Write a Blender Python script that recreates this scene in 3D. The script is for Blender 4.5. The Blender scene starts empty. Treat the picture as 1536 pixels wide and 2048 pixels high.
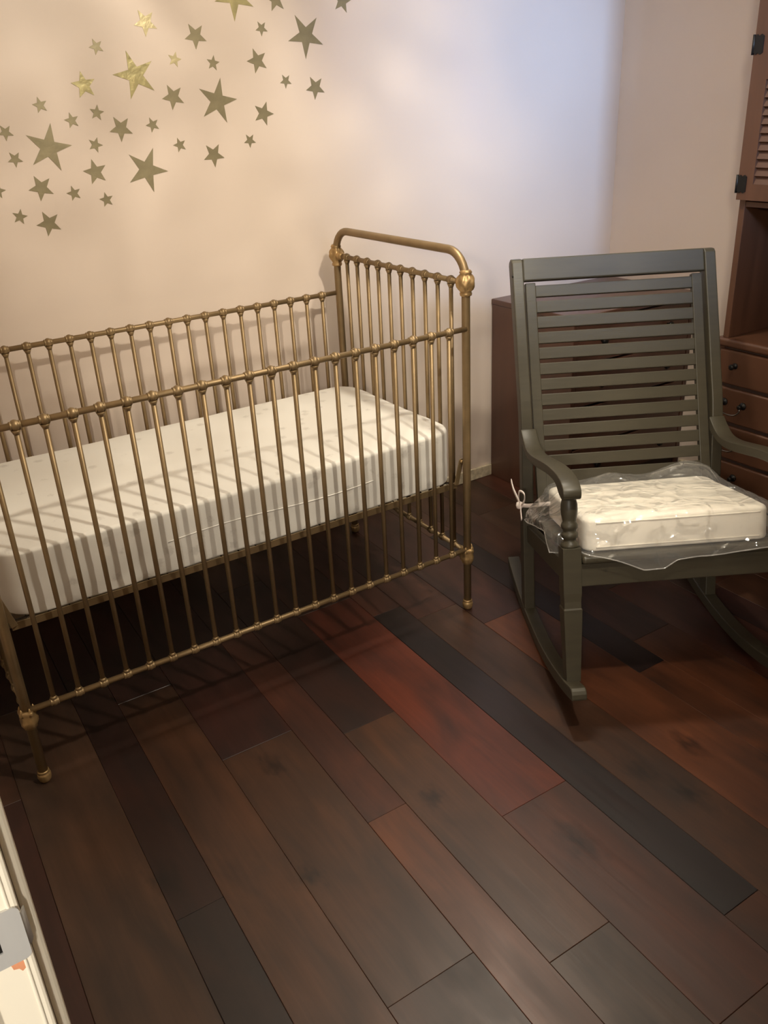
import bpy, bmesh, math, random
from math import sin, cos, pi, radians, sqrt
from mathutils import Vector, Matrix, noise

random.seed(7)
S = bpy.context.scene
COL = S.collection

def lin(r, g, b):
    f = lambda c: (c/255/12.92) if c/255 <= .04045 else ((c/255+.055)/1.055)**2.4
    return (f(r), f(g), f(b), 1.0)

# ------------------------------------------------------------ camera
F_PX = 1727.6
cam_d = bpy.data.cameras.new('camera')
cam_d.sensor_width = 36.0
cam_d.sensor_fit = 'AUTO'
cam_d.lens = 36.0*F_PX/2048
cam_d.clip_start = .02
cam = bpy.data.objects.new('camera', cam_d); COL.objects.link(cam)
yaw, pitch, roll = .55536, .44379, -.05176
fwd = Vector((sin(yaw)*cos(pitch), cos(yaw)*cos(pitch), -sin(pitch)))
rt = Vector((cos(yaw), -sin(yaw), 0)); up = rt.cross(fwd)
rt2 = cos(roll)*rt+sin(roll)*up; up2 = -sin(roll)*rt+cos(roll)*up
M = Matrix((rt2, up2, -fwd)).transposed().to_4x4()
M.translation = Vector((-1.5026, -1.9239, 1.5213))
cam.matrix_world = M
S.camera = cam

# ------------------------------------------------------------ world, lamps, exposure
w = bpy.data.worlds.new('world'); S.world = w; w.use_nodes = True
w.node_tree.nodes['Background'].inputs[0].default_value = (1.0, .93, .82, 1)
w.node_tree.nodes['Background'].inputs[1].default_value = .25
S.view_settings.view_transform = 'Standard'
S.view_settings.look = 'None'
S.view_settings.exposure = 0.0
S.view_settings.gamma = 1.0
S.view_settings.use_curve_mapping = False

def lamp(name, loc, watt, col, rad, rippled=False, aim=None, cone=90, blend=.5):
    l = bpy.data.lights.new(name, 'SPOT' if aim else 'POINT'); l.energy = watt; l.color = col; l.shadow_soft_size = rad
    o = bpy.data.objects.new(name, l); COL.objects.link(o); o.location = loc
    if aim:
        l.spot_size = radians(cone); l.spot_blend = blend
        o.rotation_euler = (Vector(aim)-Vector(loc)).to_track_quat('-Z', 'Y').to_euler()
    if rippled:      # lamp behind a rippled glass shade: its beam is slightly uneven with direction
        l.use_nodes = True; nt = l.node_tree
        em = nt.nodes['Emission']; tc = nt.nodes.new('ShaderNodeTexCoord')
        nz = nt.nodes.new('ShaderNodeTexNoise'); nz.inputs['Scale'].default_value = rippled[0]
        nz.inputs['Detail'].default_value = 2.5; nz.inputs['Distortion'].default_value = 1.2
        mr = nt.nodes.new('ShaderNodeMapRange')
        mr.inputs['From Min'].default_value = .3; mr.inputs['From Max'].default_value = .7
        mr.inputs['To Min'].default_value = rippled[1]; mr.inputs['To Max'].default_value = rippled[2]
        nt.links.new(tc.outputs['Normal'], nz.inputs['Vector'])
        nt.links.new(nz.outputs['Fac'], mr.inputs['Value'])
        nt.links.new(mr.outputs['Result'], em.inputs['Strength'])
    return o
WARM = (1.0, .92, .765)
lamp('ceiling_spot_light', (-.30, -1.25, 2.40), 105, WARM, .045, (7, .58, 1.42), (-.90, .83, .55), 104, .6)
lamp('ceiling_spot_light', (.16, .0, 2.38), 72, WARM, .05, None, (.14, -.12, 0), 114, 1.0)
lamp('fill_uplight', (-.10, -.75, 1.95), 70, WARM, .10, None, (-.10, -.75, 3), 150, .5)  # unseen upward spot, added for soft fill bounced off the ceiling
lamp('hall_lamp_and_fill_light', (-3.0, -3.2, 2.0), 225, (1.0, .92, .79), .10)
lamp('hall_lamp_and_fill_light', (-2.62, -4.1, 1.9), 150, (1.0, .92, .79), .12)  # unseen second hall light, added to brighten mattress front and jamb
wl = bpy.data.lights.new('window_daylight', 'AREA'); wl.shape = 'RECTANGLE'; wl.size = .42; wl.size_y = .45
wl.energy = 9.5; wl.color = (.34, .56, 1.0); wl.spread = radians(37)
wo = bpy.data.objects.new('window_daylight', wl); COL.objects.link(wo)
wo.location = (-.35, -2.68, 2.20)
wo.rotation_euler = (Vector((1.12, .83, 1.66))-wo.location).to_track_quat('-Z', 'Y').to_euler()

# ------------------------------------------------------------ materials
def mat(name, base, rough=.5, metal=0.0, spec=.5, bump=None, var=None, objcol=False, coat=0):
    """base: linear rgba. var=(scale xyz, amount, detail): tonal variation. bump=(scale xyz, strength)."""
    m = bpy.data.materials.new(name); m.use_nodes = True
    nt = m.node_tree; N = nt.nodes; L = nt.links
    b = N['Principled BSDF']
    b.inputs['Base Color'].default_value = base
    b.inputs['Roughness'].default_value = rough
    b.inputs['Metallic'].default_value = metal
    b.inputs['Specular IOR Level'].default_value = spec
    if coat:
        b.inputs['Coat Weight'].default_value = coat; b.inputs['Coat Roughness'].default_value = .15
    tc = N.new('ShaderNodeTexCoord')
    if var:
        mp = N.new('ShaderNodeMapping'); mp.inputs['Scale'].default_value = var[0]
        L.new(tc.outputs['Object'], mp.inputs['Vector'])
        nz = N.new('ShaderNodeTexNoise'); nz.inputs['Scale'].default_value = 1
        nz.inputs['Detail'].default_value = var[2] if len(var) > 2 else 5
        L.new(mp.outputs[0], nz.inputs['Vector'])
        mr = N.new('ShaderNodeMapRange'); mr.inputs['From Min'].default_value = .3; mr.inputs['From Max'].default_value = .7
        mr.inputs['To Min'].default_value = 1-var[1]; mr.inputs['To Max'].default_value = 1+var[1]
        L.new(nz.outputs['Fac'], mr.inputs['Value'])
        mx = N.new('ShaderNodeVectorMath'); mx.operation = 'SCALE'
        if objcol:
            oi = N.new('ShaderNodeObjectInfo'); L.new(oi.outputs['Color'], mx.inputs[0])
        else:
            mx.inputs[0].default_value = base[:3]
        L.new(mr.outputs[0], mx.inputs['Scale'])
        L.new(mx.outputs[0], b.inputs['Base Color'])
    if bump:
        mp2 = N.new('ShaderNodeMapping'); mp2.inputs['Scale'].default_value = bump[0]
        L.new(tc.outputs['Object'], mp2.inputs['Vector'])
        nb = N.new('ShaderNodeTexNoise'); nb.inputs['Scale'].default_value = 1; nb.inputs['Detail'].default_value = 4
        L.new(mp2.outputs[0], nb.inputs['Vector'])
        bp = N.new('ShaderNodeBump'); bp.inputs['Strength'].default_value = bump[1]; bp.inputs['Distance'].default_value = .003
        L.new(nb.outputs['Fac'], bp.inputs['Height']); L.new(bp.outputs[0], b.inputs['Normal'])
    return m

MT = {}
MT['wall'] = mat('wall_paint', lin(214, 197, 183), .42, spec=.4, bump=((60, 60, 60), .06), var=((1.1, 1.1, 1.6), .035, 3))
MT['ceiling'] = mat('ceiling_paint', lin(225, 218, 205), .8, bump=((40, 40, 40), .1), var=((3, 3, 3), .02))
MT['base'] = mat('baseboard_stone', lin(190, 176, 150), .5, var=((55, 55, 55), .28, 6), bump=((80, 80, 80), .1))
MT['brass'] = mat('antique_brass', lin(136, 114, 82), .46, .62, bump=((160, 160, 160), .05), var=((14, 14, 14), .16, 4))
MT['cast'] = mat('cast_brass', lin(168, 138, 94), .44, .65, bump=((70, 70, 70), .35), var=((40, 40, 40), .35, 5))
MT['iron'] = mat('spring_steel', lin(70, 60, 50), .5, .7, var=((20, 20, 20), .2))
MT['chair'] = mat('grey_green_wood', lin(61, 56, 44), .42, spec=.38, bump=((14, 14, 180), .08), var=((10, 10, 60), .09, 5))
MT['chair_x'] = mat('grey_green_wood_crosswise', lin(61, 56, 44), .42, spec=.38, bump=((12, 160, 160), .08), var=((7, 50, 50), .09, 5))
MT['maple'] = mat('reddish_maple', lin(80, 51, 35), .42, bump=((40, 8, 8), .05), var=((30, 5, 5), .16, 5))
MT['maple_v'] = mat('reddish_maple_upright', lin(80, 51, 35), .42, bump=((40, 40, 5), .05), var=((28, 28, 3), .16, 5))
MT['maple_dark'] = mat('dark_maple_inside', lin(56, 38, 31), .6, var=((18, 18, 3), .18, 5))
MT['cherry'] = mat('cherry_chest', lin(76, 48, 36), .40, bump=((30, 30, 4), .05), var=((20, 20, 2.5), .16, 5), coat=.3)
MT['black'] = mat('black_metal', lin(34, 32, 30), .45, .6, var=((30, 30, 30), .2))
MT['pewter'] = mat('pewter_pull', lin(120, 112, 104), .3, .9, var=((30, 30, 30), .1))
MT['door'] = mat('cream_gloss_paint', lin(242, 234, 216), .4, var=((5, 5, 5), .02), bump=((30, 30, 30), .05))
MT['steel'] = mat('satin_steel', lin(205, 204, 202), .42, .35, var=((40, 40, 6), .05))
MT['barewood'] = mat('bare_wood_chip', lin(214, 146, 108), .7, var=((60, 60, 20), .15))
MT['ribbon'] = mat('white_ribbon', lin(235, 222, 214), .8, var=((60, 60, 60), .04))
MT['label'] = mat('printed_paper_label', lin(205, 200, 190), .6, var=((30, 160, 30), .18, 3))
MT['subfloor'] = mat('subfloor', lin(52, 36, 28), .8, var=((6, 6, 6), .2))

def sheet_mat():
    m = mat('white_printed_cotton', lin(216, 211, 202), .8, bump=((220, 220, 220), .06))
    nt = m.node_tree; N = nt.nodes; L = nt.links; b = N['Principled BSDF']
    tc = N['Texture Coordinate']
    v = N.new('ShaderNodeTexVoronoi'); v.inputs['Scale'].default_value = 17; v.inputs['Randomness'].default_value = .75
    L.new(tc.outputs['Object'], v.inputs['Vector'])
    nz = N.new('ShaderNodeTexNoise'); nz.inputs['Scale'].default_value = 140; nz.inputs['Detail'].default_value = 2
    L.new(tc.outputs['Object'], nz.inputs['Vector'])
    ad = N.new('ShaderNodeMath'); ad.operation = 'MULTIPLY_ADD'; ad.inputs[1].default_value = .35; L.new(nz.outputs['Fac'], ad.inputs[0]); L.new(v.outputs['Distance'], ad.inputs[2])
    r = N.new('ShaderNodeMapRange'); r.inputs['From Min'].default_value = .30; r.inputs['From Max'].default_value = .44
    L.new(ad.outputs[0], r.inputs['Value'])
    mx = N.new('ShaderNodeMix'); mx.data_type = 'RGBA'
    mx.inputs['A'].default_value = lin(198, 192, 183); mx.inputs['B'].default_value = lin(216, 211, 202)
    L.new(r.outputs[0], mx.inputs['Factor']); L.new(mx.outputs['Result'], b.inputs['Base Color'])
    b.inputs['Sheen Weight'].default_value = .15
    return m
MT['sheet'] = sheet_mat()
MT['cushion'] = mat('white_cushion_cloth', lin(230, 222, 208), .85, bump=((200, 200, 200), .06), var=((8, 8, 8), .02))

def star_mat():
    m = mat('brushed_gold_foil', lin(146, 135, 106), .40, .45, bump=((90, 90, 90), .15), var=((26, 26, 26), .14, 5))
    return m
MT['star'] = star_mat()
MT['star_shiny'] = mat('crinkled_gold_foil', lin(174, 162, 116), .34, .5, bump=((34, 34, 34), .55), var=((30, 30, 30), .22, 5))
MT['star_pale'] = mat('pale_gold_foil', lin(188, 174, 134), .36, .45, bump=((50, 50, 50), .4), var=((24, 24, 24), .14, 5))

def film_mat():
    m = bpy.data.materials.new('clear_polythene'); m.use_nodes = True
    nt = m.node_tree; N = nt.nodes; L = nt.links
    N.remove(N['Principled BSDF']); out = N['Material Output']
    tr = N.new('ShaderNodeBsdfTransparent'); tr.inputs[0].default_value = (1, 1, 1, 1)
    gl = N.new('ShaderNodeBsdfGlossy'); gl.inputs['Roughness'].default_value = .09; gl.inputs['Color'].default_value = (1, 1, 1, 1)
    df = N.new('ShaderNodeBsdfDiffuse'); df.inputs[0].default_value = (.85, .83, .80, 1)
    fr = N.new('ShaderNodeFresnel'); fr.inputs['IOR'].default_value = 1.52
    mp = N.new('ShaderNodeMath'); mp.operation = 'MULTIPLY_ADD'; mp.inputs[1].default_value = 1.0; mp.inputs[2].default_value = .015
    tc = N.new('ShaderNodeTexCoord'); nz = N.new('ShaderNodeTexNoise'); nz.inputs['Scale'].default_value = 7; nz.inputs['Detail'].default_value = 2
    L.new(tc.outputs['Object'], nz.inputs['Vector'])
    ws = N.new('ShaderNodeMix'); ws.data_type = 'VECTOR'; ws.inputs['Factor'].default_value = .14
    L.new(tc.outputs['Object'], ws.inputs['A']); L.new(nz.outputs['Color'], ws.inputs['B'])
    vo = N.new('ShaderNodeTexVoronoi'); vo.inputs['Scale'].default_value = 15; L.new(ws.outputs['Result'], vo.inputs['Vector'])
    ve = N.new('ShaderNodeTexVoronoi'); ve.feature = 'DISTANCE_TO_EDGE'; ve.inputs['Scale'].default_value = 8; L.new(ws.outputs['Result'], ve.inputs['Vector'])
    er = N.new('ShaderNodeMapRange'); er.inputs['From Max'].default_value = .07; er.inputs['To Min'].default_value = .30; er.inputs['To Max'].default_value = 0; L.new(ve.outputs['Distance'], er.inputs['Value'])
    hs = N.new('ShaderNodeMath'); hs.operation = 'ADD'; L.new(vo.outputs['Distance'], hs.inputs[0]); L.new(er.outputs[0], hs.inputs[1])
    bp = N.new('ShaderNodeBump'); bp.inputs['Strength'].default_value = .75; bp.inputs['Distance'].default_value = .02
    L.new(hs.outputs[0], bp.inputs['Height']); L.new(bp.outputs[0], gl.inputs['Normal']); L.new(bp.outputs[0], fr.inputs['Normal'])
    L.new(fr.outputs[0], mp.inputs[0])
    mn = N.new('ShaderNodeMath'); mn.operation = 'MINIMUM'; mn.inputs[1].default_value = .5; L.new(mp.outputs[0], mn.inputs[0])
    m1 = N.new('ShaderNodeMixShader'); L.new(mn.outputs[0], m1.inputs[0]); L.new(tr.outputs[0], m1.inputs[1]); L.new(gl.outputs[0], m1.inputs[2])
    m2 = N.new('ShaderNodeMixShader'); m2.inputs[0].default_value = .07; L.new(m1.outputs[0], m2.inputs[1]); L.new(df.outputs[0], m2.inputs[2])
    L.new(m2.outputs[0], out.inputs[0])
    return m
MT['film'] = film_mat()
def film_edge_mat():
    m = MT['film'].copy(); m.name = 'folded_polythene_edge'
    for n in m.node_tree.nodes:
        if n.type == 'MIX_SHADER' and not n.inputs[0].is_linked: n.inputs[0].default_value = .16
    return m
MT['film_edge'] = film_edge_mat()
def glass_mat():
    m = bpy.data.materials.new('window_glass'); m.use_nodes = True
    nt = m.node_tree; N = nt.nodes; L = nt.links
    N.remove(N['Principled BSDF'])
    tr = N.new('ShaderNodeBsdfTransparent'); gl = N.new('ShaderNodeBsdfGlossy'); gl.inputs['Roughness'].default_value = .02
    ms = N.new('ShaderNodeMixShader'); ms.inputs[0].default_value = .06
    L.new(tr.outputs[0], ms.inputs[1]); L.new(gl.outputs[0], ms.inputs[2]); L.new(ms.outputs[0], N['Material Output'].inputs[0])
    return m
MT['glass'] = glass_mat()

def plank_mat():
    m = bpy.data.materials.new('hand_scraped_maple_plank'); m.use_nodes = True
    nt = m.node_tree; N = nt.nodes; L = nt.links; b = N['Principled BSDF']
    b.inputs['Roughness'].default_value = .40
    oi = N.new('ShaderNodeObjectInfo'); ge = N.new('ShaderNodeNewGeometry')
    off = N.new('ShaderNodeVectorMath'); off.operation = 'SCALE'; off.inputs[0].default_value = (13, 37, 7)
    L.new(oi.outputs['Random'], off.inputs['Scale'])
    ps = N.new('ShaderNodeVectorMath'); ps.operation = 'ADD'; L.new(ge.outputs['Position'], ps.inputs[0]); L.new(off.outputs[0], ps.inputs[1])
    def nz(scale, det, dist):
        mp = N.new('ShaderNodeMapping'); mp.inputs['Scale'].default_value = scale; L.new(ps.outputs[0], mp.inputs['Vector'])
        n = N.new('ShaderNodeTexNoise'); n.inputs['Scale'].default_value = 1; n.inputs['Detail'].default_value = det; n.inputs['Distortion'].default_value = dist
        L.new(mp.outputs[0], n.inputs['Vector']); return n
    def rng(src, a, bb, c, d):
        r = N.new('ShaderNodeMapRange'); r.inputs['From Min'].default_value = a; r.inputs['From Max'].default_value = bb
        r.inputs['To Min'].default_value = c; r.inputs['To Max'].default_value = d; L.new(src, r.inputs['Value']); return r.outputs[0]
    blot = nz((9, 3.2, 4), 5, .6); grain = nz((150, 5, 20), 5, .3); band = nz((28, 1.6, 8), 3, .4)
    def mul(a, bb):
        q = N.new('ShaderNodeMath'); q.operation = 'MULTIPLY'; L.new(a, q.inputs[0])
        L.new(bb, q.inputs[1]); return q.outputs[0]
    f = mul(mul(rng(blot.outputs['Fac'], .28, .72, .50, 1.38), rng(grain.outputs['Fac'], .3, .7, .90, 1.10)), rng(band.outputs['Fac'], .3, .7, .84, 1.16))
    # the dark knots one can see, at their places on the boards
    wob = nz((60, 26, 10), 4, 0)
    for (kx, ky, r) in ((-.863, -.291, .045), (-.407, -.921, .055), (.042, -.857, .05), (-.128, -.846, .05), (-.096, -.963, .05), (-.95, -.652, .035), (-1.22, -.478, .05), (.16, -1.0, .035), (-.60, -.62, .04)):
        sb = N.new('ShaderNodeVectorMath'); sb.operation = 'SUBTRACT'; L.new(ge.outputs['Position'], sb.inputs[0]); sb.inputs[1].default_value = (kx, ky, 0)
        sc = N.new('ShaderNodeVectorMath'); sc.operation = 'MULTIPLY'; L.new(sb.outputs[0], sc.inputs[0]); sc.inputs[1].default_value = (1.3, .75, 0)
        ln = N.new('ShaderNodeVectorMath'); ln.operation = 'LENGTH'; L.new(sc.outputs[0], ln.inputs[0])
        aw = N.new('ShaderNodeMath'); aw.operation = 'MULTIPLY_ADD'; L.new(wob.outputs['Fac'], aw.inputs[0]); aw.inputs[1].default_value = .10; L.new(ln.outputs['Value'], aw.inputs[2])
        f = mul(f, rng(aw.outputs[0], .045, .045+r*1.15, .26, 1.0))
    cx = N.new('ShaderNodeVectorMath'); cx.operation = 'SCALE'; L.new(oi.outputs['Color'], cx.inputs[0]); L.new(f, cx.inputs['Scale'])
    L.new(cx.outputs[0], b.inputs['Base Color'])
    bp = N.new('ShaderNodeBump'); bp.inputs['Strength'].default_value = .12; bp.inputs['Distance'].default_value = .004
    L.new(band.outputs['Fac'], bp.inputs['Height']); L.new(bp.outputs[0], b.inputs['Normal'])
    L.new(rng(blot.outputs['Fac'], .3, .7, .46, .36), b.inputs['Roughness'])
    return m
MT['plank'] = plank_mat()

# ------------------------------------------------------------ mesh helpers
class MB:
    def __init__(s): s.v = []; s.f = []; s.sm = []
    def add(s, vs, fs, smooth=False):
        o = len(s.v); s.v += [tuple(v) for v in vs]
        s.f += [tuple(i+o for i in f) for f in fs]; s.sm += [smooth]*len(fs); return s
    def box(s, a, b):
        x0, y0, z0 = a; x1, y1, z1 = b
        return s.add([(x0,y0,z0),(x1,y0,z0),(x1,y1,z0),(x0,y1,z0),(x0,y0,z1),(x1,y0,z1),(x1,y1,z1),(x0,y1,z1)],
                     [(0,3,2,1),(4,5,6,7),(0,1,5,4),(1,2,6,5),(2,3,7,6),(3,0,4,7)])
    def prism(s, poly, axis, a, b, smooth=False):
        """poly in the two other axes (cyclic order), extruded along axis 'x','y','z' from a to b."""
        def P(p, t):
            return {'x': (t, p[0], p[1]), 'y': (p[0], t, p[1]), 'z': (p[0], p[1], t)}[axis]
        n = len(poly); vs = [P(p, a) for p in poly]+[P(p, b) for p in poly]
        s.add(vs, [tuple(range(n-1, -1, -1)), tuple(range(n, 2*n))]+[(i, (i+1) % n, n+(i+1) % n, n+i) for i in range(n)])
        if smooth:
            for k in range(n): s.sm[-1-k] = True
        return s
    def lathe(s, prof, org=(0, 0, 0), axis='z', n=16, lobe=None):
        vs = []; fs = []
        for (r, h) in prof:
            for k in range(n):
                a = 2*pi*k/n; rr = r*(lobe(a, h) if lobe else 1)
                c, d = rr*cos(a), rr*sin(a)
                p = {'z': (c, d, h), 'x': (h, c, d), 'y': (d, h, c)}[axis]
                vs.append((p[0]+org[0], p[1]+org[1], p[2]+org[2]))
        m = len(prof)
        for i in range(m-1):
            for k in range(n):
                k2 = (k+1) % n
                fs.append((i*n+k, i*n+k2, (i+1)*n+k2, (i+1)*n+k))
        o = len(s.v); s.add(vs, fs, True)
        s.f.append(tuple(o+k for k in range(n-1, -1, -1))); s.sm.append(False)
        s.f.append(tuple(o+(m-1)*n+k for k in range(n))); s.sm.append(False)
        return s
    def tube(s, path, r, n=12, closed=False, flat=None):
        P = [Vector(p) for p in path]; vs = []; fs = []; N = None
        for i, p in enumerate(P):
            t = (P[min(i+1, len(P)-1)]-P[max(i-1, 0)]).normalized()
            if N is None:
                N = t.orthogonal().normalized() if flat is None else Vector(flat)
            N = (N-t*N.dot(t)).normalized(); B = t.cross(N)
            rr = r[i] if isinstance(r, (list, tuple)) and not isinstance(r[0], tuple) else r
            for k in range(n):
                a = 2*pi*k/n
                if isinstance(rr, tuple): q = p+N*rr[0]*cos(a)+B*rr[1]*sin(a)
                else: q = p+N*rr*cos(a)+B*rr*sin(a)
                vs.append(q)
        for i in range(len(P)-1):
            for k in range(n):
                k2 = (k+1) % n; fs.append((i*n+k, i*n+k2, (i+1)*n+k2, (i+1)*n+k))
        o = len(s.v); s.add(vs, fs, True)
        s.f.append(tuple(o+k for k in range(n-1, -1, -1))); s.sm.append(False)
        s.f.append(tuple(o+(len(P)-1)*n+k for k in range(n))); s.sm.append(False)
        return s
    def mesh(s, name, m):
        me = bpy.data.meshes.new(name); me.from_pydata(s.v, [], s.f); me.materials.append(m)
        me.polygons.foreach_set('use_smooth', s.sm)
        bm = bmesh.new(); bm.from_mesh(me); bmesh.ops.recalc_face_normals(bm, faces=bm.faces); bm.to_mesh(me); bm.free()
        me.update(); return me

def ob(name, mb, m, parent=None, loc=None, bevel=0, label=None, cat=None, group=None, kind=None, seg=2):
    me = mb if isinstance(mb, bpy.types.Mesh) else mb.mesh(name, m)
    o = bpy.data.objects.new(name, me); COL.objects.link(o)
    if parent: o.parent = parent
    if loc is not None: o.location = loc
    if bevel:
        md = o.modifiers.new('bevel', 'BEVEL'); md.width = bevel; md.segments = seg; md.limit_method = 'ANGLE'; md.angle_limit = radians(40)
        md.harden_normals = False
    tag(o, label, cat, group, kind)
    return o
def tag(o, label=None, cat=None, group=None, kind=None):
    if label: o['label'] = label
    if cat: o['category'] = cat
    if group: o['group'] = group
    if kind: o['kind'] = kind
def thing(name, label, cat, loc=(0, 0, 0), rot=(0, 0, 0), group=None):
    o = bpy.data.objects.new(name, None); COL.objects.link(o); o.location = loc; o.rotation_euler = rot
    o.empty_display_size = .1
    tag(o, label, cat, group); return o
def B(a, b): return MB().box(a, b)
def spline(pts, n):
    """Catmull-Rom through pts, n samples per span."""
    P = [Vector(p) for p in pts]; P = [P[0]*2-P[1]]+P+[P[-1]*2-P[-2]]; out = []
    for i in range(1, len(P)-2):
        for k in range(n):
            t = k/n; a, b, c, d = P[i-1:i+3]
            out.append(.5*((2*b)+(c-a)*t+(2*a-5*b+4*c-d)*t*t+(3*b-a-3*c+d)*t**3))
    out.append(P[-2]); return out

# ------------------------------------------------------------ room shell
X0, X1, Y0, Y1, H = -1.50, 1.44, -2.50, .8306, 2.44
T = .12
ob('wall_back', B((X0-T, Y1, -.02), (X1+T, Y1+T, H)), MT['wall'], kind='structure')
ob('wall_right', B((X1, Y0-T, -.02), (X1+T, Y1, H)), MT['wall'], kind='structure')
JY = -1.35; DY = -2.25; DH = 2.05
wlm = MB().box((X0-T, JY+.02, -.02), (X0, Y1, H)).box((X0-T, Y0-T, -.02), (X0, DY-.02, H)).box((X0-T, DY-.02, DH+.02), (X0, JY+.02, H))
ob('wall_left', wlm, MT['wall'], kind='structure')
WX0, WX1, WZ0, WZ1 = -.70, .10, 1.72, 2.42
wfm = MB().box((X0, Y0-T, -.02), (WX0, Y0, H)).box((WX1, Y0-T, -.02), (X1, Y0, H)).box((WX0, Y0-T, -.02), (WX1, Y0, WZ0)).box((WX0, Y0-T, WZ1), (WX1, Y0, H))
ob('wall_front', wfm, MT['wall'], kind='structure')
ob('ceiling', B((X0-T, Y0-T, H), (X1+T, Y1+T, H+.1)), MT['ceiling'], kind='structure')
win = MB()
for a, b in (((WX0, Y0-.09, WZ0), (WX0+.04, Y0-.03, WZ1)), ((WX1-.04, Y0-.09, WZ0), (WX1, Y0-.03, WZ1)), ((WX0+.04, Y0-.09, WZ0), (WX1-.04, Y0-.03, WZ0+.04)), ((WX0+.04, Y0-.09, WZ1-.04), (WX1-.04, Y0-.03, WZ1)), ((WX0+.04, Y0-.08, 1.80), (WX1-.04, Y0-.04, 1.84))):
    win.box(a, b)
wn = ob('window_1', win, MT['door'], kind='structure')
ob('glass_pane', B((WX0+.04, Y0-.063, WZ0+.04), (WX1-.04, Y0-.059, WZ1-.04)), MT['glass'], wn)
ob('baseboard_back', B((X0, Y1-.012, 0), (.772, Y1, .051)), MT['base'], kind='structure', bevel=.003)
ob('baseboard_left', B((X0, JY+.07, 0), (X0+.012, Y1-.012, .051)), MT['base'], kind='structure', bevel=.003)
ob('baseboard_right', B((X1-.012, -1.2, 0), (X1, .345, .051)), MT['base'], kind='structure', bevel=.003)

# doorway jamb at the very left, with strike plate
dj = MB()
dj.box((X0-T-.01, JY, 0), (X0-.003, JY+.02, DH))
dj.box((X0-T-.01, DY-.02, 0), (X0-.003, DY, DH)).box((X0-T-.01, DY-.02, DH), (X0-.003, JY+.02, DH+.02))
door = ob('door_1', dj, MT['door'], kind='structure', bevel=.003)
ob('casing', MB().box((X0-.003, JY+.0145, 0), (X0+.0075, JY+.065, DH+.06)), MT['door'], door, bevel=.003)
ob('door_stop', B((X0-T-.01, JY-.009, 0), (X0-.045, JY, DH)), MT['door'], door, bevel=.002)
ob('edge_bead', MB().tube([(X0-.0105, JY+.0005, 0), (X0-.0105, JY+.0005, DH)], .0017, 8), MT['door'], door)
# strike plate: flat plate with rounded lip and bolt hole
sp = MB()
zc = .938; hh = .0285
def strike_poly():
    pts = []
    r = .006
    for (cx, cz, a0) in ((-.0065, hh-.006, 0), (-.040, hh-.006, 90), (-.040, -hh+.006, 180), (-.0065, -hh+.006, 270)):
        for k in range(5):
            a = radians(a0+k*22.5); pts.append((X0+cx+r*cos(a)-.0035, zc+cz+r*sin(a)))
    return pts
outer = strike_poly()
hole = [(X0-.0235, zc+.012), (X0-.037, zc+.012), (X0-.037, zc-.012), (X0-.0235, zc-.012)]
# plate as a ring around the bolt hole: corner groups of the outline bridge to the hole's corners
for side, y in ((0, JY-.0022), (1, JY-.0002)):
    o0 = len(sp.v); sp.v += [(p[0], y, p[1]) for p in outer]+[(p[0], y, p[1]) for p in hole]
    for q in range(4):
        idx = [q*5+k for k in range(5)]
        for k in range(4): sp.f.append((o0+idx[k], o0+idx[k+1], o0+20+q)); sp.sm.append(False)
        nx = ((q+1) % 4)*5; sp.f.append((o0+idx[4], o0+nx, o0+20+(q+1) % 4, o0+20+q)); sp.sm.append(False)
nv = 24
for k in range(20): sp.f.append((k, (k+1) % 20, nv+(k+1) % 20, nv+k)); sp.sm.append(False)
for k in range(4): sp.f.append((20+k, 20+(k+1) % 4, nv+20+(k+1) % 4, nv+20+k)); sp.sm.append(False)
strike = ob('strike_plate', sp, MT['steel'], door, label='satin steel strike plate with rounded corners')
ob('bolt_hole_shade', B((X0-.038, JY-.0008, zc-.013), (X0-.0225, JY-.0001, zc+.013)), MT['black'], strike)  # thin black slab: shade inside the hole put in as colour
lip = [(X0-.012, JY-.0022), (X0-.006, JY-.0019), (X0-.002, JY+.001), (X0+.0003, JY+.006), (X0-.0008, JY+.0065), (X0-.0034, JY+.002), (X0-.0065, JY-.0004), (X0-.012, JY-.0004)]
ob('lip', MB().prism(lip, 'z', zc-.018, zc+.018, True), MT['steel'], strike)
chip = [(X0-.0095, zc-hh-.001), (X0-.0215, zc-hh-.001), (X0-.0205, zc-hh-.007), (X0-.0165, zc-hh-.0085), (X0-.0145, zc-hh-.0125), (X0-.0115, zc-hh-.0105), (X0-.0105, zc-hh-.006)]
ob('bare_wood_chip', MB().prism(chip, 'y', JY-.0006, JY+.0002), MT['barewood'], door, label='salmon coloured chip of bare wood below the strike plate')

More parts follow.
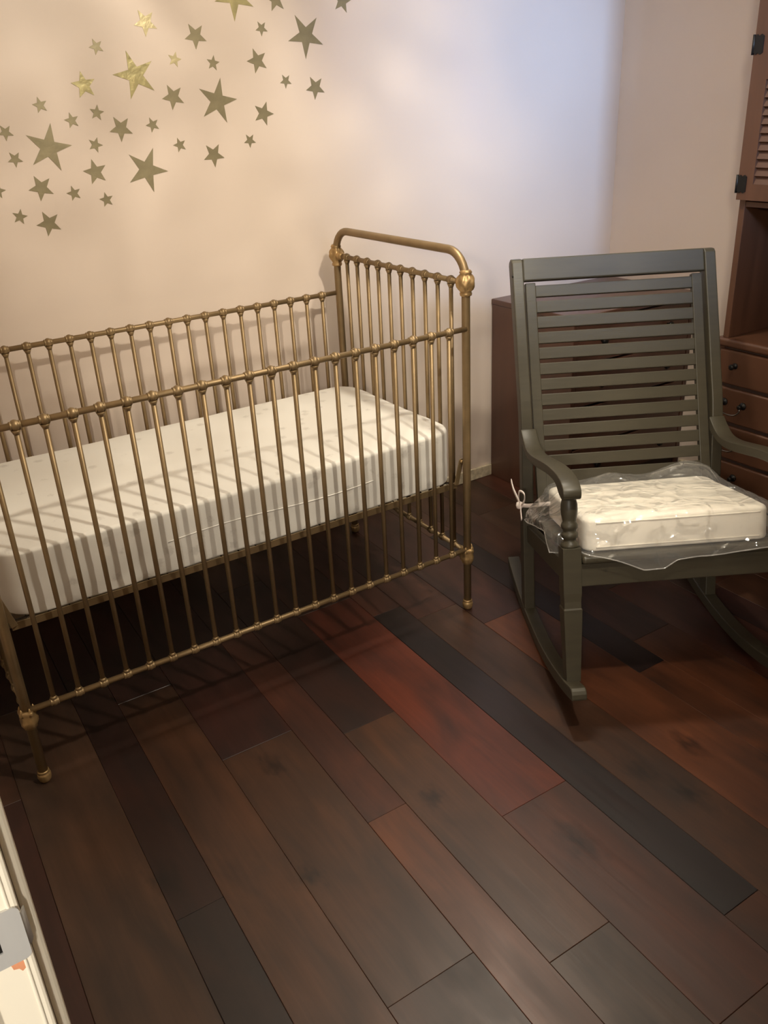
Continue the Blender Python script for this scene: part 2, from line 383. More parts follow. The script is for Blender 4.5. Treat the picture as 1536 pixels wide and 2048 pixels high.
# ------------------------------------------------------------ floor: subfloor with planks as parts
floor = ob('floor', B((X0-T, Y0-T, -.05), (X1+T, Y1+T, -.0125)), MT['subfloor'], kind='structure')
TA = math.tan(radians(1.4))
def clip(poly, f):
    out = []
    for i in range(len(poly)):
        a, b = poly[i], poly[(i+1) % len(poly)]; fa, fb = f(a), f(b)
        if fa >= 0: out.append(a)
        if (fa >= 0) != (fb >= 0):
            t = fa/(fa-fb); out.append((a[0]+(b[0]-a[0])*t, a[1]+(b[1]-a[1])*t))
    return out
C_ = dict(dk=(46, 34, 33), rd=(108, 57, 40), br=(84, 58, 44), ol=(90, 64, 46), gr=(86, 66, 51), rb=(92, 58, 44), og=(108, 68, 44), bl=(60, 47, 43), db=(66, 44, 36), vr=(74, 46, 38))
bounds = [(-1.587, .16), (-1.427, .203), (-1.224, .107), (-1.117, .16), (-.957, .203), (-.754, .108), (-.646, .162), (-.484, .202), (-.282, .109), (-.173, .158), (-.015, .203), (.188, .105), (.293, .16), (.453, .203), (.656, .107), (.763, .16), (.923, .203), (1.126, .107), (1.233, .16), (1.393, .203)]
known = {   # column start: [(y_from, y_to, colour)]
 -1.427: [(-2.6, -1.1, 'br'), (-1.1, .35, 'gr'), (.35, .9, 'vr')],
 -1.224: [(-1.75, -.594, 'bl'), (-.594, .4, 'db'), (.4, .9, 'vr')],
 -1.117: [(-1.7, .2, 'ol'), (.2, .9, 'vr')],
 -.957: [(-2.2, -1.006, 'br'), (-1.006, -.196, 'ol'), (-.196, .9, 'vr')],
 -.754: [(-1.8, -.598, 'og'), (-.598, .35, 'rb'), (.35, .9, 'db')],
 -.646: [(-2.2, -1.109, 'gr'), (-1.109, -.294, 'ol'), (-.294, .6, 'db'), (.6, .9, 'br')],
 -.484: [(-2.4, -1.373, 'br'), (-1.373, -.765, 'rb'), (-.765, .30, 'rd'), (.30, .9, 'br')],
 -.282: [(-2.3, -1.232, 'br'), (-1.232, .15, 'dk'), (.15, .9, 'rb')],
 -.173: [(-1.9, .05, 'ol'), (.05, .9, 'rb')],
 -.015: [(-1.7, -.1, 'og'), (-.1, .9, 'vr')],
 .188: [(-1.9, -.57, 'og'), (-.57, .5, 'dk'), (.5, .9, 'br')],
 .293: [(-2.0, -.45, 'og'), (-.45, .9, 'br')],
}
rng = random.Random(3)
for bx, bw in bounds:
    cols = known.get(bx)
    if cols is None:
        y = -2.6-rng.random()*.6; cols = []
        while y < .9:
            l = .7+rng.random()*.9; cols.append((y, y+l, rng.choice(['br', 'ol', 'rb', 'vr', 'gr', 'og']))); y += l
    elif cols[0][0] > -2.55:
        cols = [(-2.6, cols[0][0], rng.choice(['br', 'ol', 'rb']))]+cols
    for (ya, yb, cn) in cols:
        g = .0003
        poly = [(bx+g+ya*TA, ya+g), (bx+bw-g+ya*TA, ya+g), (bx+bw-g+yb*TA, yb-g), (bx+g+yb*TA, yb-g)]
        for f in (lambda p: p[0]-X0, lambda p: X1-p[0], lambda p: p[1]-Y0, lambda p: Y1-p[1]):
            poly = clip(poly, f)
            if len(poly) < 3: break
        if len(poly) < 3: continue
        cx = sum(p[0] for p in poly)/len(poly); cy = sum(p[1] for p in poly)/len(poly)
        dz = rng.uniform(-.0006, 0)
        o = ob('plank', MB().prism([(p[0]-cx, p[1]-cy) for p in poly], 'z', -.012+dz, dz), MT['plank'], floor, (cx, cy, 0), bevel=.0009, seg=1)
        r_, g_, b_ = C_[cn]; k = rng.uniform(.94, 1.06)
        o.color = [c*q for c, q in zip(lin(r_*k, g_*k, b_*k), (.415, .345, .33, 1))]

# ------------------------------------------------------------ crib
L_, W_ = 1.36, .7242
crib = thing('crib', 'antique gold iron crib with straight spindles and rounded ends against the wall', 'crib', (-L_/2, W_/2, 0))
cx0, cy0 = L_/2, W_/2      # local = world + these offsets
def lc(x, y, z): return (x+cx0, y-cy0, z)
ZB, ZT, ZE, ZTOP = .222, .928, 1.0548, 1.138
R_POST = .0122; PY = .006
for ex in (0.0, -L_):
    pts = [lc(ex, PY, .03), lc(ex, PY, .5), lc(ex, PY, ZE-.02), lc(ex, PY, ZTOP-.085)]
    c_r = .078
    for k in range(9):
        a = radians(180-90*k/8); pts.append(lc(ex, PY+c_r+c_r*cos(a), ZTOP-c_r+c_r*sin(a)))
    for k in range(9):
        a = radians(90-90*k/8); pts.append(lc(ex, W_-PY-c_r+c_r*cos(a), ZTOP-c_r+c_r*sin(a)))
    pts += [lc(ex, W_-PY, ZTOP-.085), lc(ex, W_-PY, ZE-.02), lc(ex, W_-PY, .5), lc(ex, W_-PY, .03)]
    ob('end_hoop', MB().tube(pts, R_POST, 16), MT['brass'], crib)
def lobe(n, amp):
    return lambda a, h: 1+amp*cos(n*a)
def joint_mesh(sgn):
    m = MB()
    m.lathe([(.0125, -.036), (.0165, -.034), (.0175, -.028), (.0150, -.024), (.020, -.017), (.0235, -.010), (.0255, -.003), (.0258, .003), (.0245, .010), (.0215, .016), (.0185, .020), (.0155, .025), (.0180, .029), (.0150, .034), (.0125, .036)], n=40, lobe=lambda a, h: 1+(.10*cos(5*a+h*70)+.05*cos(9*a-h*160))*(1 if abs(h) < .024 else .25))
    m.lathe([(.0085, .012), (.0145, .018), (.0155, .026), (.012, .033), (.0082, .040)], n=16, axis='y')
    return m
jm_f = joint_mesh(1).mesh('corner_casting', MT['cast'])
jb = MB()
jb.lathe([(.0125, -.028), (.0150, -.026), (.0165, -.020), (.021, -.012), (.0215, -.002), (.0180, .008), (.0205, .018), (.0195, .026), (.0140, .028)], n=30, lobe=lambda a, h: 1+(.09*cos(5*a)+.04*cos(8*a+h*120))*(1.4 if h > .01 else .8))
for k in range(5):
    a = 2*pi*k/5; jb.lathe([(.0065, .016), (.0055, .024), (.003, .032), (.0008, .037)], (.0165*cos(a), .0165*sin(a), 0), n=8)
jb.lathe([(.008, .010), (.0145, .017), (.0135, .028), (.0082, .038)], n=16, axis='y')
jm_b = jb.mesh('lower_casting', MT['cast'])
ft = MB().lathe([(.012, .034), (.0145, .033), (.0150, .030), (.0135, .027), (.0160, .025), (.0172, .021), (.0172, .014), (.0150, .005), (.0120, .001), (.010, 0)], n=20).mesh('foot', MT['cast'])
for ex in (0.0, -L_):
    for ey, rz in ((PY, 0), (W_-PY, pi)):
        j = ob('corner_casting', jm_f, None, crib, lc(ex, ey, ZE)); j.rotation_euler = (0, 0, rz)
        j = ob('lower_casting', jm_b, None, crib, lc(ex, ey, .196)); j.rotation_euler = (0, 0, rz)
        ob('foot', ft, None, crib, lc(ex, ey, 0))
def knob_mesh(axis):
    return MB().lathe([(.0078, -.0125), (.0098, -.0115), (.0102, -.0090), (.0088, -.0082), (.0112, -.0062), (.0130, -.002), (.0132, .001), (.0118, .0055), (.0092, .0082), (.0102, .0092), (.0098, .0115), (.0078, .0125)], n=16, axis=axis).lathe([(.0070, -.0205), (.0085, -.016), (.0112, -.010)], n=12)
kx = knob_mesh('x').mesh('knob', MT['brass'])
klo = MB().lathe([(.0078, -.011), (.0098, -.010), (.0102, -.007), (.0090, -.0055), (.0108, -.004), (.0115, 0), (.0108, .004), (.0090, .0055), (.0102, .007), (.0098, .010), (.0078, .011)], n=16, axis='x').lathe([(.0080, .007), (.0085, .012), (.0068, .0165)], n=12).mesh('knob', MT['brass'])
ky = knob_mesh('y').mesh('knob', MT['brass'])
kylo = MB().lathe([(.0078, -.011), (.0098, -.010), (.0102, -.007), (.0090, -.0055), (.0108, -.004), (.0115, 0), (.0108, .004), (.0090, .0055), (.0102, .007), (.0098, .010), (.0078, .011)], n=16, axis='y').lathe([(.0080, .007), (.0085, .012), (.0068, .0165)], n=12).mesh('knob', MT['brass'])
sp_long = MB().tube([(0, 0, ZB+.005), (0, 0, ZT-.005)], .0063, 10).mesh('spindle', MT['brass'])
sp_end = MB().tube([(0, 0, ZB+.005-.01), (0, 0, ZE-.005)], .0063, 10).mesh('spindle', MT['brass'])
D0, SS, E0, ES = .0656, .0614, .0742, .0640
for y in (0.0, W_):
    for z, km in ((ZT, kx), (ZB, klo)):
        r = ob('side_rail', MB().tube([(-.675, 0, 0), (.675, 0, 0)], .0076, 14), MT['brass'], crib, lc(-L_/2, y, z))
        for i in range(21):
            ob('knob', km, None, r, (L_/2-D0-i*SS, 0, 0))
    for i in range(21):
        ob('spindle', sp_long, None, crib, lc(-D0-i*SS, y, 0))
for x in (0.0, -L_):
    for z, km in ((ZE, ky), (ZB-.012, kylo)):
        r = ob('end_rail', MB().tube([(0, -.335, 0), (0, .335, 0)], .0076, 14), MT['brass'], crib, lc(x, W_/2, z))
        for i in range(10):
            ob('knob', km, None, r, (0, E0+i*ES-W_/2, 0))
    for i in range(10):
        ob('spindle', sp_end, None, crib, lc(x, E0+i*ES, 0))
# mattress support: angle-iron frame on hangers, wire spring deck
fr = MB()
fr.box(lc(-1.340, .030, .430), lc(-.018, .033, .449)).box(lc(-1.340, .033, .430), lc(-.018, .042, .433))
fr.box(lc(-1.340, W_-.034, .430), lc(-.018, W_-.031, .449)).box(lc(-1.340, W_-.043, .430), lc(-.018, W_-.034, .433))
for x in (-1.340, -.030):
    fr.box(lc(x, .033, .430), lc(x+.012, W_-.034, .433)).box(lc(x, .033, .433), lc(x+.003, W_-.034, .441))
supp = ob('support_frame', fr, MT['brass'], crib)
dk = MB()
for i in range(26):
    x = -1.30+i*.0505; dk.tube([lc(x, .035, .438), lc(x, W_-.045, .438)], .002, 6)
for i in range(12):
    y = .06+i*.055; dk.tube([lc(-1.335, y, .441), lc(-.025, y, .441)], .002, 6)
ob('spring_deck', dk, MT['iron'], supp)
for x, s in ((-.026, 1), (-1.334, -1)):
    for y in (.026, W_-.030):
        hb = MB()
        a = Vector((x, y, .442)); b = Vector((x+s*.020, y, .520)); t = (b-a).normalized(); n = Vector((t.z, 0, -t.x))*.008
        hb.prism([(cx0+p.x, p.z) for p in (a-n, a+n, b+n, b+t*.005+n*.5, b+t*.005-n*.5, b-n)], 'y', y-cy0-.002, y-cy0+.002)
        h = ob('hanger', hb, MT['brass'], crib, bevel=.001)
        ob('bolt', MB().lathe([(.002, -.007), (.005, -.006), (.0055, -.003), (.0055, .003)], lc(b.x, y, b.z-.004), 'y', 10), MT['cast'], h)

# ------------------------------------------------------------ mattress in its fitted sheet
mx0, mx1, my0, my1, mz0, mz1 = -1.338, -.012, .040, .680, .4445, .617
mat_root = thing('crib_mattress', 'white crib mattress in a fitted sheet with faint grey print lying in the gold crib', 'mattress', ((mx0+mx1)/2, (my0+my1)/2, mz0))
def rounded_shell(hx, hy, h, rc, re, nper, crown, wr, top_rings=16):
    """soft box centred at the origin, base z=0; rc plan corner radius, re edge radius"""
    def perim(inset):
        pts = []; r = max(rc-inset, .004); ax, ay = hx-inset, hy-inset
        segs = [(ax-r, ay-r, 0), (-(ax-r), ay-r, 90), (-(ax-r), -(ay-r), 180), (ax-r, -(ay-r), 270)]
        raw = []
        for (x, y, a0) in segs:
            for k in range(9):
                a = radians(a0+k*90/8); raw.append((x+r*cos(a), y+r*sin(a)))
        # resample evenly
        ds = [0]
        for i in range(len(raw)):
            a, b = raw[i], raw[(i+1) % len(raw)]; ds.append(ds[-1]+sqrt((a[0]-b[0])**2+(a[1]-b[1])**2))
        out = []; j = 0
        for q in range(nper):
            s = ds[-1]*q/nper
            while ds[j+1] < s: j += 1
            a, b = raw[j], raw[(j+1) % len(raw)]; t = (s-ds[j])/max(1e-9, ds[j+1]-ds[j])
            out.append((a[0]+(b[0]-a[0])*t, a[1]+(b[1]-a[1])*t))
        return out
    rings = []
    def ring(inset, z): rings.append([(p[0], p[1], z) for p in perim(inset)])
    ring(.05, 0.0); ring(re*.6, .001)
    for k in range(1, 6):
        a = radians(18*k); ring(re*.6*(1-sin(a)), .6*re*(1-cos(a)))
    for k in range(1, 9): ring(0, .6*re+(h-1.6*re)*k/9)
    for k in range(0, 7):
        a = radians(15*k); ring(re*(1-cos(a)), h-re+re*sin(a))
    top = perim(re)
    for k in range(1, top_rings):
        t = 1-k/top_rings
        rings.append([(p[0]*t, p[1]*t, h+crown*(1-t*t)) for p in top])
    m = MB(); n = nper; vs = []
    for r in rings: vs += [wr(Vector(p)) for p in r]
    fs = []
    for i in range(len(rings)-1):
        for k in range(n):
            k2 = (k+1) % n; fs.append((i*n+k, i*n+k2, (i+1)*n+k2, (i+1)*n+k))
    c = len(vs); vs.append(wr(Vector((0, 0, h+crown))))
    b = len(vs); vs.append(wr(Vector((0, 0, 0))))
    for k in range(n):
        fs.append(((len(rings)-1)*n+k, (len(rings)-1)*n+(k+1) % n, c)); fs.append((k, b, (k+1) % n))
    m.add(vs, fs, True); return m
def wr_mat(p):
    q = p.copy(); hz = p.z/(mz1-mz0)
    low = max(0, 1-hz*1.35)
    side = 1 if hz < .97 else 0
    # tucked wrinkles that slant up from the bottom corners, on the sides
    cornx = math.exp(-((abs(p.x)-.50)/.17)**2)
    s = noise.noise(Vector((p.x*9+p.z*26*(1 if p.x > 0 else -1), p.y*9, p.z*6)))
    s2 = noise.noise(Vector((p.x*26, p.y*26, p.z*10+4)))
    amp = (.0055*cornx+.0022)*low*side*s+.0016*low*side*s2
    d = Vector((p.x/.66, p.y/.32, 0)); 
    if abs(p.y) > .30: q.y += math.copysign(1, p.y)*amp
    if abs(p.x) > .64: q.x += math.copysign(1, p.x)*amp
    if hz > .97:
        q.z += .0035*noise.noise(Vector((p.x*3, p.y*9, 1.3)))+.0012*noise.noise(Vector((p.x*14, p.y*20, 5)))
    # skirt pulled up a little between the corners of the frame
    if hz < .12 and abs(p.x) < .66: q.z += .004*(noise.noise(Vector((p.x*5, p.y*5, 8)))+.3)
    return q
ob('fitted_sheet', rounded_shell((mx1-mx0)/2, (my1-my0)/2, mz1-mz0, .075, .011, 420, .004, wr_mat, 18), MT['sheet'], mat_root)
seam = [((-.28+.31*k/20)+.0, -(my1-my0)/2-.0002, .088+.006*sin(k/20*pi)) for k in range(0, 41)]
ob('sheet_seam', MB().tube([(p[0]+.02, p[1], p[2]) for p in seam], .0016, 6), MT['sheet'], mat_root)

# ------------------------------------------------------------ rocking chair (own frame: x = -u, y = forward, z up; rocked back)
PH = -.508+pi; TILT = .2365; RB = 1.2508; CX, CY = .3449, -.3639
Rz = Matrix.Rotation(PH, 3, 'Z')
base = Rz @ Vector((0, RB*sin(TILT), RB*(1-cos(TILT))))
CH_LOC = (CX+base.x, CY+base.y, base.z); CH_ROT = (TILT, 0, PH)
chair = thing('rocking_chair', 'grey green wooden rocking chair with a slatted back and scrolled arms', 'chair', CH_LOC, CH_ROT)
WH, TP, TF = .3112, .034, .0487
def arc(R, v): return RB-sqrt(R*R-v*v)
HR = .034
for sx in (1, -1):
    # rocker
    n = 40; va, vb = -.600, .212
    lower = [(va+(vb-va)*k/n) for k in range(n+1)]
    poly = [(v, arc(RB, v)) for v in lower]
    tipz = arc(RB, vb)
    poly += [(vb+.0015, tipz+.006), (vb+.0015, tipz+.017), (vb-.003, tipz+.025), (vb-.011, tipz+.0305), (vb-.022, arc(RB-HR, vb-.022)+.0005)]
    ups = [(vb-.028)-(vb-.028-va)*k/n for k in range(n+1)]
    poly += [(v, arc(RB-HR, v)) for v in ups]
    a, b = sx*(WH-.0385), sx*(WH+.0015)
    ob('rocker', MB().prism(poly, 'x', min(a, b), max(a, b)), MT['chair'], chair, bevel=.003)
    # rear post: straight below, leaning back above the arm
    fp = spline([(-.349, .0815), (-.337, .34), (-.3176, .6527), (-.340, .84), (-.391, 1.154)], 8)
    poly = [(p.x, p.y) for p in fp]
    poly += [(fp[-1].x-.008, fp[-1].y+.010), (fp[-1].x-.024, fp[-1].y+.013), (fp[-1].x-.040, fp[-1].y+.006)]
    poly += [(p.x-.046, p.y-.006 if i else p.y-.001) for i, p in reversed(list(enumerate(fp)))]
    a, b = sx*(WH-TP), sx*WH
    ob('rear_post', MB().prism(poly, 'x', min(a, b), max(a, b)), MT['chair'], chair, bevel=.0035)
    # front leg: square, stepped and tapering down to the rocker
    def sq(cx, cy, s, z): return [(cx-s, cy-s, z), (cx+s, cy-s, z), (cx+s, cy+s, z), (cx-s, cy+s, z)]
    cxl, cyl = sx*(WH-TF/2), .1448-TF/2
    secs = [(.0190, .0385), (.0205, .10), (.0242, .222), (.0246, .2405), (.0225, .2445), (.0222, .262), (.0242, .285), (.0243, .4061)]
    m = MB(); vs = []; fs = []
    for s, z in secs: vs += sq(cxl, cyl, s, z)
    for i in range(len(secs)-1):
        for k in range(4): fs.append((i*4+k, i*4+(k+1) % 4, i*4+4+(k+1) % 4, i*4+4+k))
    fs += [(3, 2, 1, 0), tuple(len(vs)-4+k for k in range(4))]
    leg = ob('front_leg', m.add(vs, fs), MT['chair'], chair, bevel=.0015)
    prof = [(.0225, .4055), (.0240, .409), (.0225, .416), (.0165, .421), (.0160, .427), (.0200, .431), (.0218, .437), (.0205, .443), (.0165, .447), (.0175, .452), (.0212, .457), (.0220, .463), (.0200, .469), (.0172, .473), (.0185, .480), (.0208, .492), (.0218, .505), (.0212, .518), (.0190, .528), (.0180, .532), (.0205, .536), (.0210, .545), (.0190, .552)]
    ob('turned_support', MB().lathe(prof, (cxl, cyl, 0), n=24), MT['chair'], chair)
    # arm
    topc = spline([(-.318, .6640), (-.285, .6335), (-.247, .6120), (-.190, .6040), (-.126, .6035), (-.050, .6045), (.020, .6035), (.083, .5985), (.125, .5905), (.152, .5790), (.168, .5640), (.1705, .5500), (.166, .5400)], 5)
    botc = spline([(-.318, .6260), (-.270, .5980), (-.215, .5830), (-.150, .5785), (-.080, .5790), (-.010, .5800), (.045, .5770), (.081, .5710), (.105, .5600), (.120, .5490), (.140, .5400), (.158, .5370)], 5)
    poly = [(p.x, p.y) for p in botc]+[(p.x, p.y) for p in reversed(topc)]
    a, b = sx*(WH-.044), sx*(WH+.003)
    ob('arm', MB().prism(poly, 'x', min(a, b), max(a, b), True), MT['chair'], chair, bevel=.003)
    # side apron between front leg and rear post
    a, b = sx*(WH-.034), sx*(WH-.012)
    ob('side_apron', B((min(a, b), -.352, .306), (max(a, b), .098, .360)), MT['chair_x'], chair, bevel=.002)
xi = WH-TF
ob('front_apron', B((-xi, .114, .3005), (xi, .138, .361)), MT['chair_x'], chair, bevel=.002)
ob('rear_apron', B((-(WH-TP), -.375, .306), (WH-TP, -.352, .360)), MT['chair_x'], chair, bevel=.002)
for k in range(7):
    y0 = -.345+k*.0705; y1 = y0+.058
    hw = WH-.040 if y1 < .09 else xi-.001
    if k == 6: y0, y1 = .082, .152
    ob('seat_slat', B((-hw, y0, .3615), (hw, y1, .3835)), MT['chair_x'], chair, bevel=.009 if k == 6 else .003, seg=4 if k == 6 else 2)
# back: rail and slatted panel lie in the leaning plane
Dv, Dz = -.1448, .98946     # direction up the back
Nv, Nz = -Dz, Dv            # towards the rear
VA, ZA = -.3176, .6527
def plane_box(u0, u1, s0, s1, o0, o1):
    vs = []
    for u in (u0, u1):
        for s, o in ((s0, o0), (s1, o0), (s1, o1), (s0, o1)):
            vs.append((u, VA+Dv*s+Nv*o, ZA+Dz*s+Nz*o))
    return MB().add(vs, [(0, 1, 2, 3), (7, 6, 5, 4), (0, 4, 5, 1), (1, 5, 6, 2), (2, 6, 7, 3), (3, 7, 4, 0)])
ob('top_rail', plane_box(-.2775, .2775, .4530, .5200, .004, .030), MT['chair_x'], chair, bevel=.004)
for sx in (1, -1):
    a, b = sx*.2400, sx*.2705
    ob('panel_stile', plane_box(min(a, b), max(a, b), -.265, .4480, .013, .033), MT['chair'], chair, bevel=.002)
sl = plane_box(-.2405, .2405, -.0173, .0173, .0145, .0305).mesh('back_slat', MT['chair_x'])
for k in range(12):
    s = .4225-.04655*k
    ob('back_slat', sl, None, chair, (0, Dv*s, Dz*s), bevel=.002)
ob('panel_bottom_rail', plane_box(-.2405, .2405, -.215, -.1205, .0145, .0305), MT['chair_x'], chair, bevel=.002)
ob('screw', MB().lathe([(.004, 0), (.004, .003), (.002, .004)], (WH, -.375, 1.115), 'x', 10), MT['black'], chair)

# ------------------------------------------------------------ seat cushion and the plastic bag around it
cush = thing('seat_cushion', 'white box cushion with ribbon ties wrapped in clear plastic on the rocking chair seat', 'cushion', CH_LOC, CH_ROT)
CHX, CHY, CYC, CB, CHH = .247, .205, -.085, .3860, .088
def slope(v): return CB+(.12-v)*.035
def wr_c(p):
    q = p.copy(); q.x += 0; q.y += CYC; q.z += slope(q.y)
    q.z += .003*noise.noise(Vector((p.x*7, p.y*7, 2)))*(1 if p.z > .05 else 0)
    if abs(p.y) > .19 and p.z < .08: q.y += .002*noise.noise(Vector((p.x*22, 0, p.z*10)))
    return q
ob('cushion_cover', rounded_shell(CHX, CHY, CHH, .035, .012, 200, .004, wr_c, 10), MT['cushion'], cush)
for zz in (.012, CHH-.012):
    pts = []
    for k in range(0, 61):
        x = -CHX+.03+(2*CHX-.06)*k/60; v = CYC+CHY+.0005; pts.append((x, v, slope(v)+zz))
    ob('piping', MB().tube(pts, .0022, 8), MT['cushion'], cush)
zl = slope(-.2)+CHH+.0035
ob('care_label', MB().add([(.19, -.235, zl-.0012), (.105, -.235, zl-.0012), (.105, -.200, zl), (.19, -.200, zl), (.19, -.235, zl-.003), (.105, -.235, zl-.003), (.105, -.200, zl-.002), (.19, -.200, zl-.002)], [(0, 1, 2, 3), (7, 6, 5, 4), (0, 4, 5, 1), (1, 5, 6, 2), (2, 6, 7, 3), (3, 7, 4, 0)]), MT['label'], cush)
def ribbon(pts, wdt):
    P = spline(pts, 6)
    return MB().tube(P, [(wdt, .0012)]*len(P), 8, flat=(0, .6, .8)) if False else strip(P, wdt)
def strip(P, wdt):
    m = MB(); vs = []; th = .0012
    for i, p in enumerate(P):
        t = (P[min(i+1, len(P)-1)]-P[max(i-1, 0)]).normalized(); s = t.cross(Vector((1, 0, 0))).normalized()*wdt
        n = Vector((th, 0, 0)); vs += [p-s-n, p+s-n, p+s+n, p-s+n]
    fs = []
    for i in range(len(P)-1):
        for k in range(4): fs.append((i*4+k, i*4+(k+1) % 4, i*4+4+(k+1) % 4, i*4+4+k))
    fs += [(3, 2, 1, 0), tuple(len(vs)-4+k for k in range(4))]
    return m.add(vs, fs, True)
RX = WH+.012
tie = ob('ribbon_tie', strip(spline([(RX+.004, -.424, .4897), (RX+.006, -.380, .468), (RX, -.3186, .4341), (RX+.002, -.300, .413), (RX+.004, -.281, .3917)], 6), .0072), MT['ribbon'], cush, label='white ribbon tied beside the rear post')
ob('ribbon_loop', strip(spline([(RX, -.316, .436), (RX+.010, -.285, .466), (RX+.012, -.255, .487), (RX+.006, -.225, .484), (RX+.002, -.240, .462), (RX, -.285, .440), (RX-.002, -.316, .432)], 6), .0032), MT['ribbon'], tie)
ob('ribbon_knot', MB().lathe([(.002, -.012), (.009, -.009), (.0115, 0), (.009, .009), (.002, .012)], (RX+.002, -.314, .4315), 'z', 14), MT['ribbon'], tie)
ob('ribbon_lead', strip(spline([(RX-.002, -.310, .432), (WH-.01, -.272, .437), (CHX+.002, -.235, .447)], 6), .006), MT['ribbon'], tie)

bag = None
def bag_mesh():
    n = 260; rows_top = 26; rows_sk = 16
    hx, hy, rc = CHX+.006, CHY+.007, .045
    per = []
    raw = []
    for (x, y, a0) in ((hx-rc, hy-rc, 0), (-(hx-rc), hy-rc, 90), (-(hx-rc), -(hy-rc), 180), (hx-rc, -(hy-rc), 270)):
        for k in range(9):
            a = radians(a0+k*90/8); raw.append((x+rc*cos(a), y+rc*sin(a), cos(a), sin(a)))
    ds = [0]
    for i in range(len(raw)):
        a, b = raw[i], raw[(i+1) % len(raw)]; ds.append(ds[-1]+sqrt((a[0]-b[0])**2+(a[1]-b[1])**2))
    j = 0
    for q in range(n):
        s = ds[-1]*q/n
        while ds[j+1] < s: j += 1
        a, b = raw[j], raw[(j+1) % len(raw)]; t = (s-ds[j])/max(1e-9, ds[j+1]-ds[j])
        per.append([a[i]+(b[i]-a[i])*t for i in range(4)])
    front = [(-.30, .400), (-.24, .385), (-.217, .378), (-.104, .3675), (-.039, .367), (.019, .362), (.052, .341), (.105, .340), (.175, .370), (.255, .398), (.30, .41)]
    left = [(-.32, .46), (-.25, .405), (-.19, .402), (-.09, .416), (.008, .424), (.035, .392), (.055, .378), (.082, .376), (.094, .40), (.14, .41)]
    def itp(tab, x):
        if x <= tab[0][0]: return tab[0][1]
        for (a, b), (c, d) in zip(tab, tab[1:]):
            if x <= c: return b+(d-b)*(x-a)/(c-a)
        return tab[-1][1]
    def ridge(p):
        return 1-2*abs(noise.noise(p))
    rings = []
    for i in range(1, rows_top+1):
        t = i/rows_top; r = []
        for (x, y, nx, ny) in per:
            X, Y = x*t, CYC+y*t
            z = slope(Y)+CHH+.009
            wv = ridge(Vector((X*6+3, Y*10, 1.7)))*.5+ridge(Vector((X*15+Y*9, Y*14-X*4, 4.1)))*.32
            z += .010*max(0, wv)+.002*noise.noise(Vector((X*12, Y*12, 3)))
            # puffed corner behind on the right (seen from the front)
            z += .040*math.exp(-((X+.17)/.09)**2-((Y+.262)/.055)**2)
            z += .016*math.exp(-((X-.05)/.07)**2-((Y+.27)/.05)**2)
            if t > .93: z -= .007*((t-.93)/.07)**2
            r.append((X, Y, z))
        rings.append(r)
    for jn in range(1, rows_sk+1):
        t = jn/rows_sk; r = []
        for (x, y, nx, ny) in per:
            X, Y = x, CYC+y
            zt = slope(Y)+CHH+.002
            if y > hy-rc-.001 and ny > .35: hem = itp(front, X); out = .004+.028*t*max(0, min(1, (.262-abs(X))/.03))
            elif nx > .5: hem = itp(left, Y); out = .004+.066*min(1, t*1.4)*max(0, min(1, (.075-Y)/.02))*max(0, min(1, (Y+.262)/.03))
            elif nx < -.5: hem = .402; out = .006+.008*t
            else: hem = .412; out = .004+.006*t
            f = noise.noise(Vector((X*13, Y*13, t*1.5+2)))
            f2 = ridge(Vector((X*8+t*2, Y*8-t*2, t*1.6)))
            o = out+(.0055*f+.0040*f2)*min(1, t*2)+.003
            fr_ = 1 if ny > .5 else .6
            z = zt+(hem-zt)*t+.003*f*t
            if abs(X) > .258 and Y > .085 and ny < .9: o = min(o, .004)
            r.append((X+nx*o*(fr_ if abs(nx) < .5 else 1), Y+ny*o, z))
        rings.append(r)
    vs = [p for r in rings for p in r]; fs = []
    for i in range(len(rings)-1):
        for k in range(n):
            k2 = (k+1) % n; fs.append((i*n+k, i*n+k2, (i+1)*n+k2, (i+1)*n+k))
    c = len(vs); vs.append((0, CYC, slope(CYC)+CHH+.012))
    for k in range(n): fs.append((k, (k+1) % n, c))
    global HEM
    HEM = rings[-1]+rings[-1][:1]
    return MB().add(vs, fs, True)
wrap = ob('plastic_wrap', bag_mesh(), MT['film'], cush, label='clear crinkled plastic bag around the cushion')
ob('wrap_hem', MB().tube(HEM, .0016, 6), MT['film_edge'], wrap)

# ------------------------------------------------------------ low chest against the back wall
KX0, KX1, KY0, KY1, KZ = .772, 1.4375, .350, .826, .775
chest = thing('low_chest', 'dark reddish wooden chest of drawers in the corner behind the rocking chair', 'chest', ((KX0+KX1)/2, (KY0+KY1)/2, 0))
kx_, ky_ = (KX0+KX1)/2, (KY0+KY1)/2
def kb(a, b): return B((a[0]-kx_, a[1]-ky_, a[2]), (b[0]-kx_, b[1]-ky_, b[2]))
ob('top', kb((KX0-.002, KY0-.004, KZ-.022), (KX1+.001, KY1, KZ)), MT['cherry'], chest, bevel=.003)
for a in (KX0, KX1-.02):
    ob('side_panel', kb((a, KY0+.004, 0), (a+.02, KY1-.002, KZ-.022)), MT['cherry'], chest, bevel=.002)
ob('back_panel', kb((KX0+.02, KY1-.012, .02), (KX1-.02, KY1-.004, KZ-.022)), MT['maple_dark'], chest)
ob('bottom_panel', kb((KX0+.02, KY0+.02, .06), (KX1-.02, KY1-.012, .08)), MT['maple_dark'], chest)
ob('plinth', kb((KX0+.02, KY0+.02, 0), (KX1-.02, KY0+.035, .06)), MT['maple_dark'], chest)
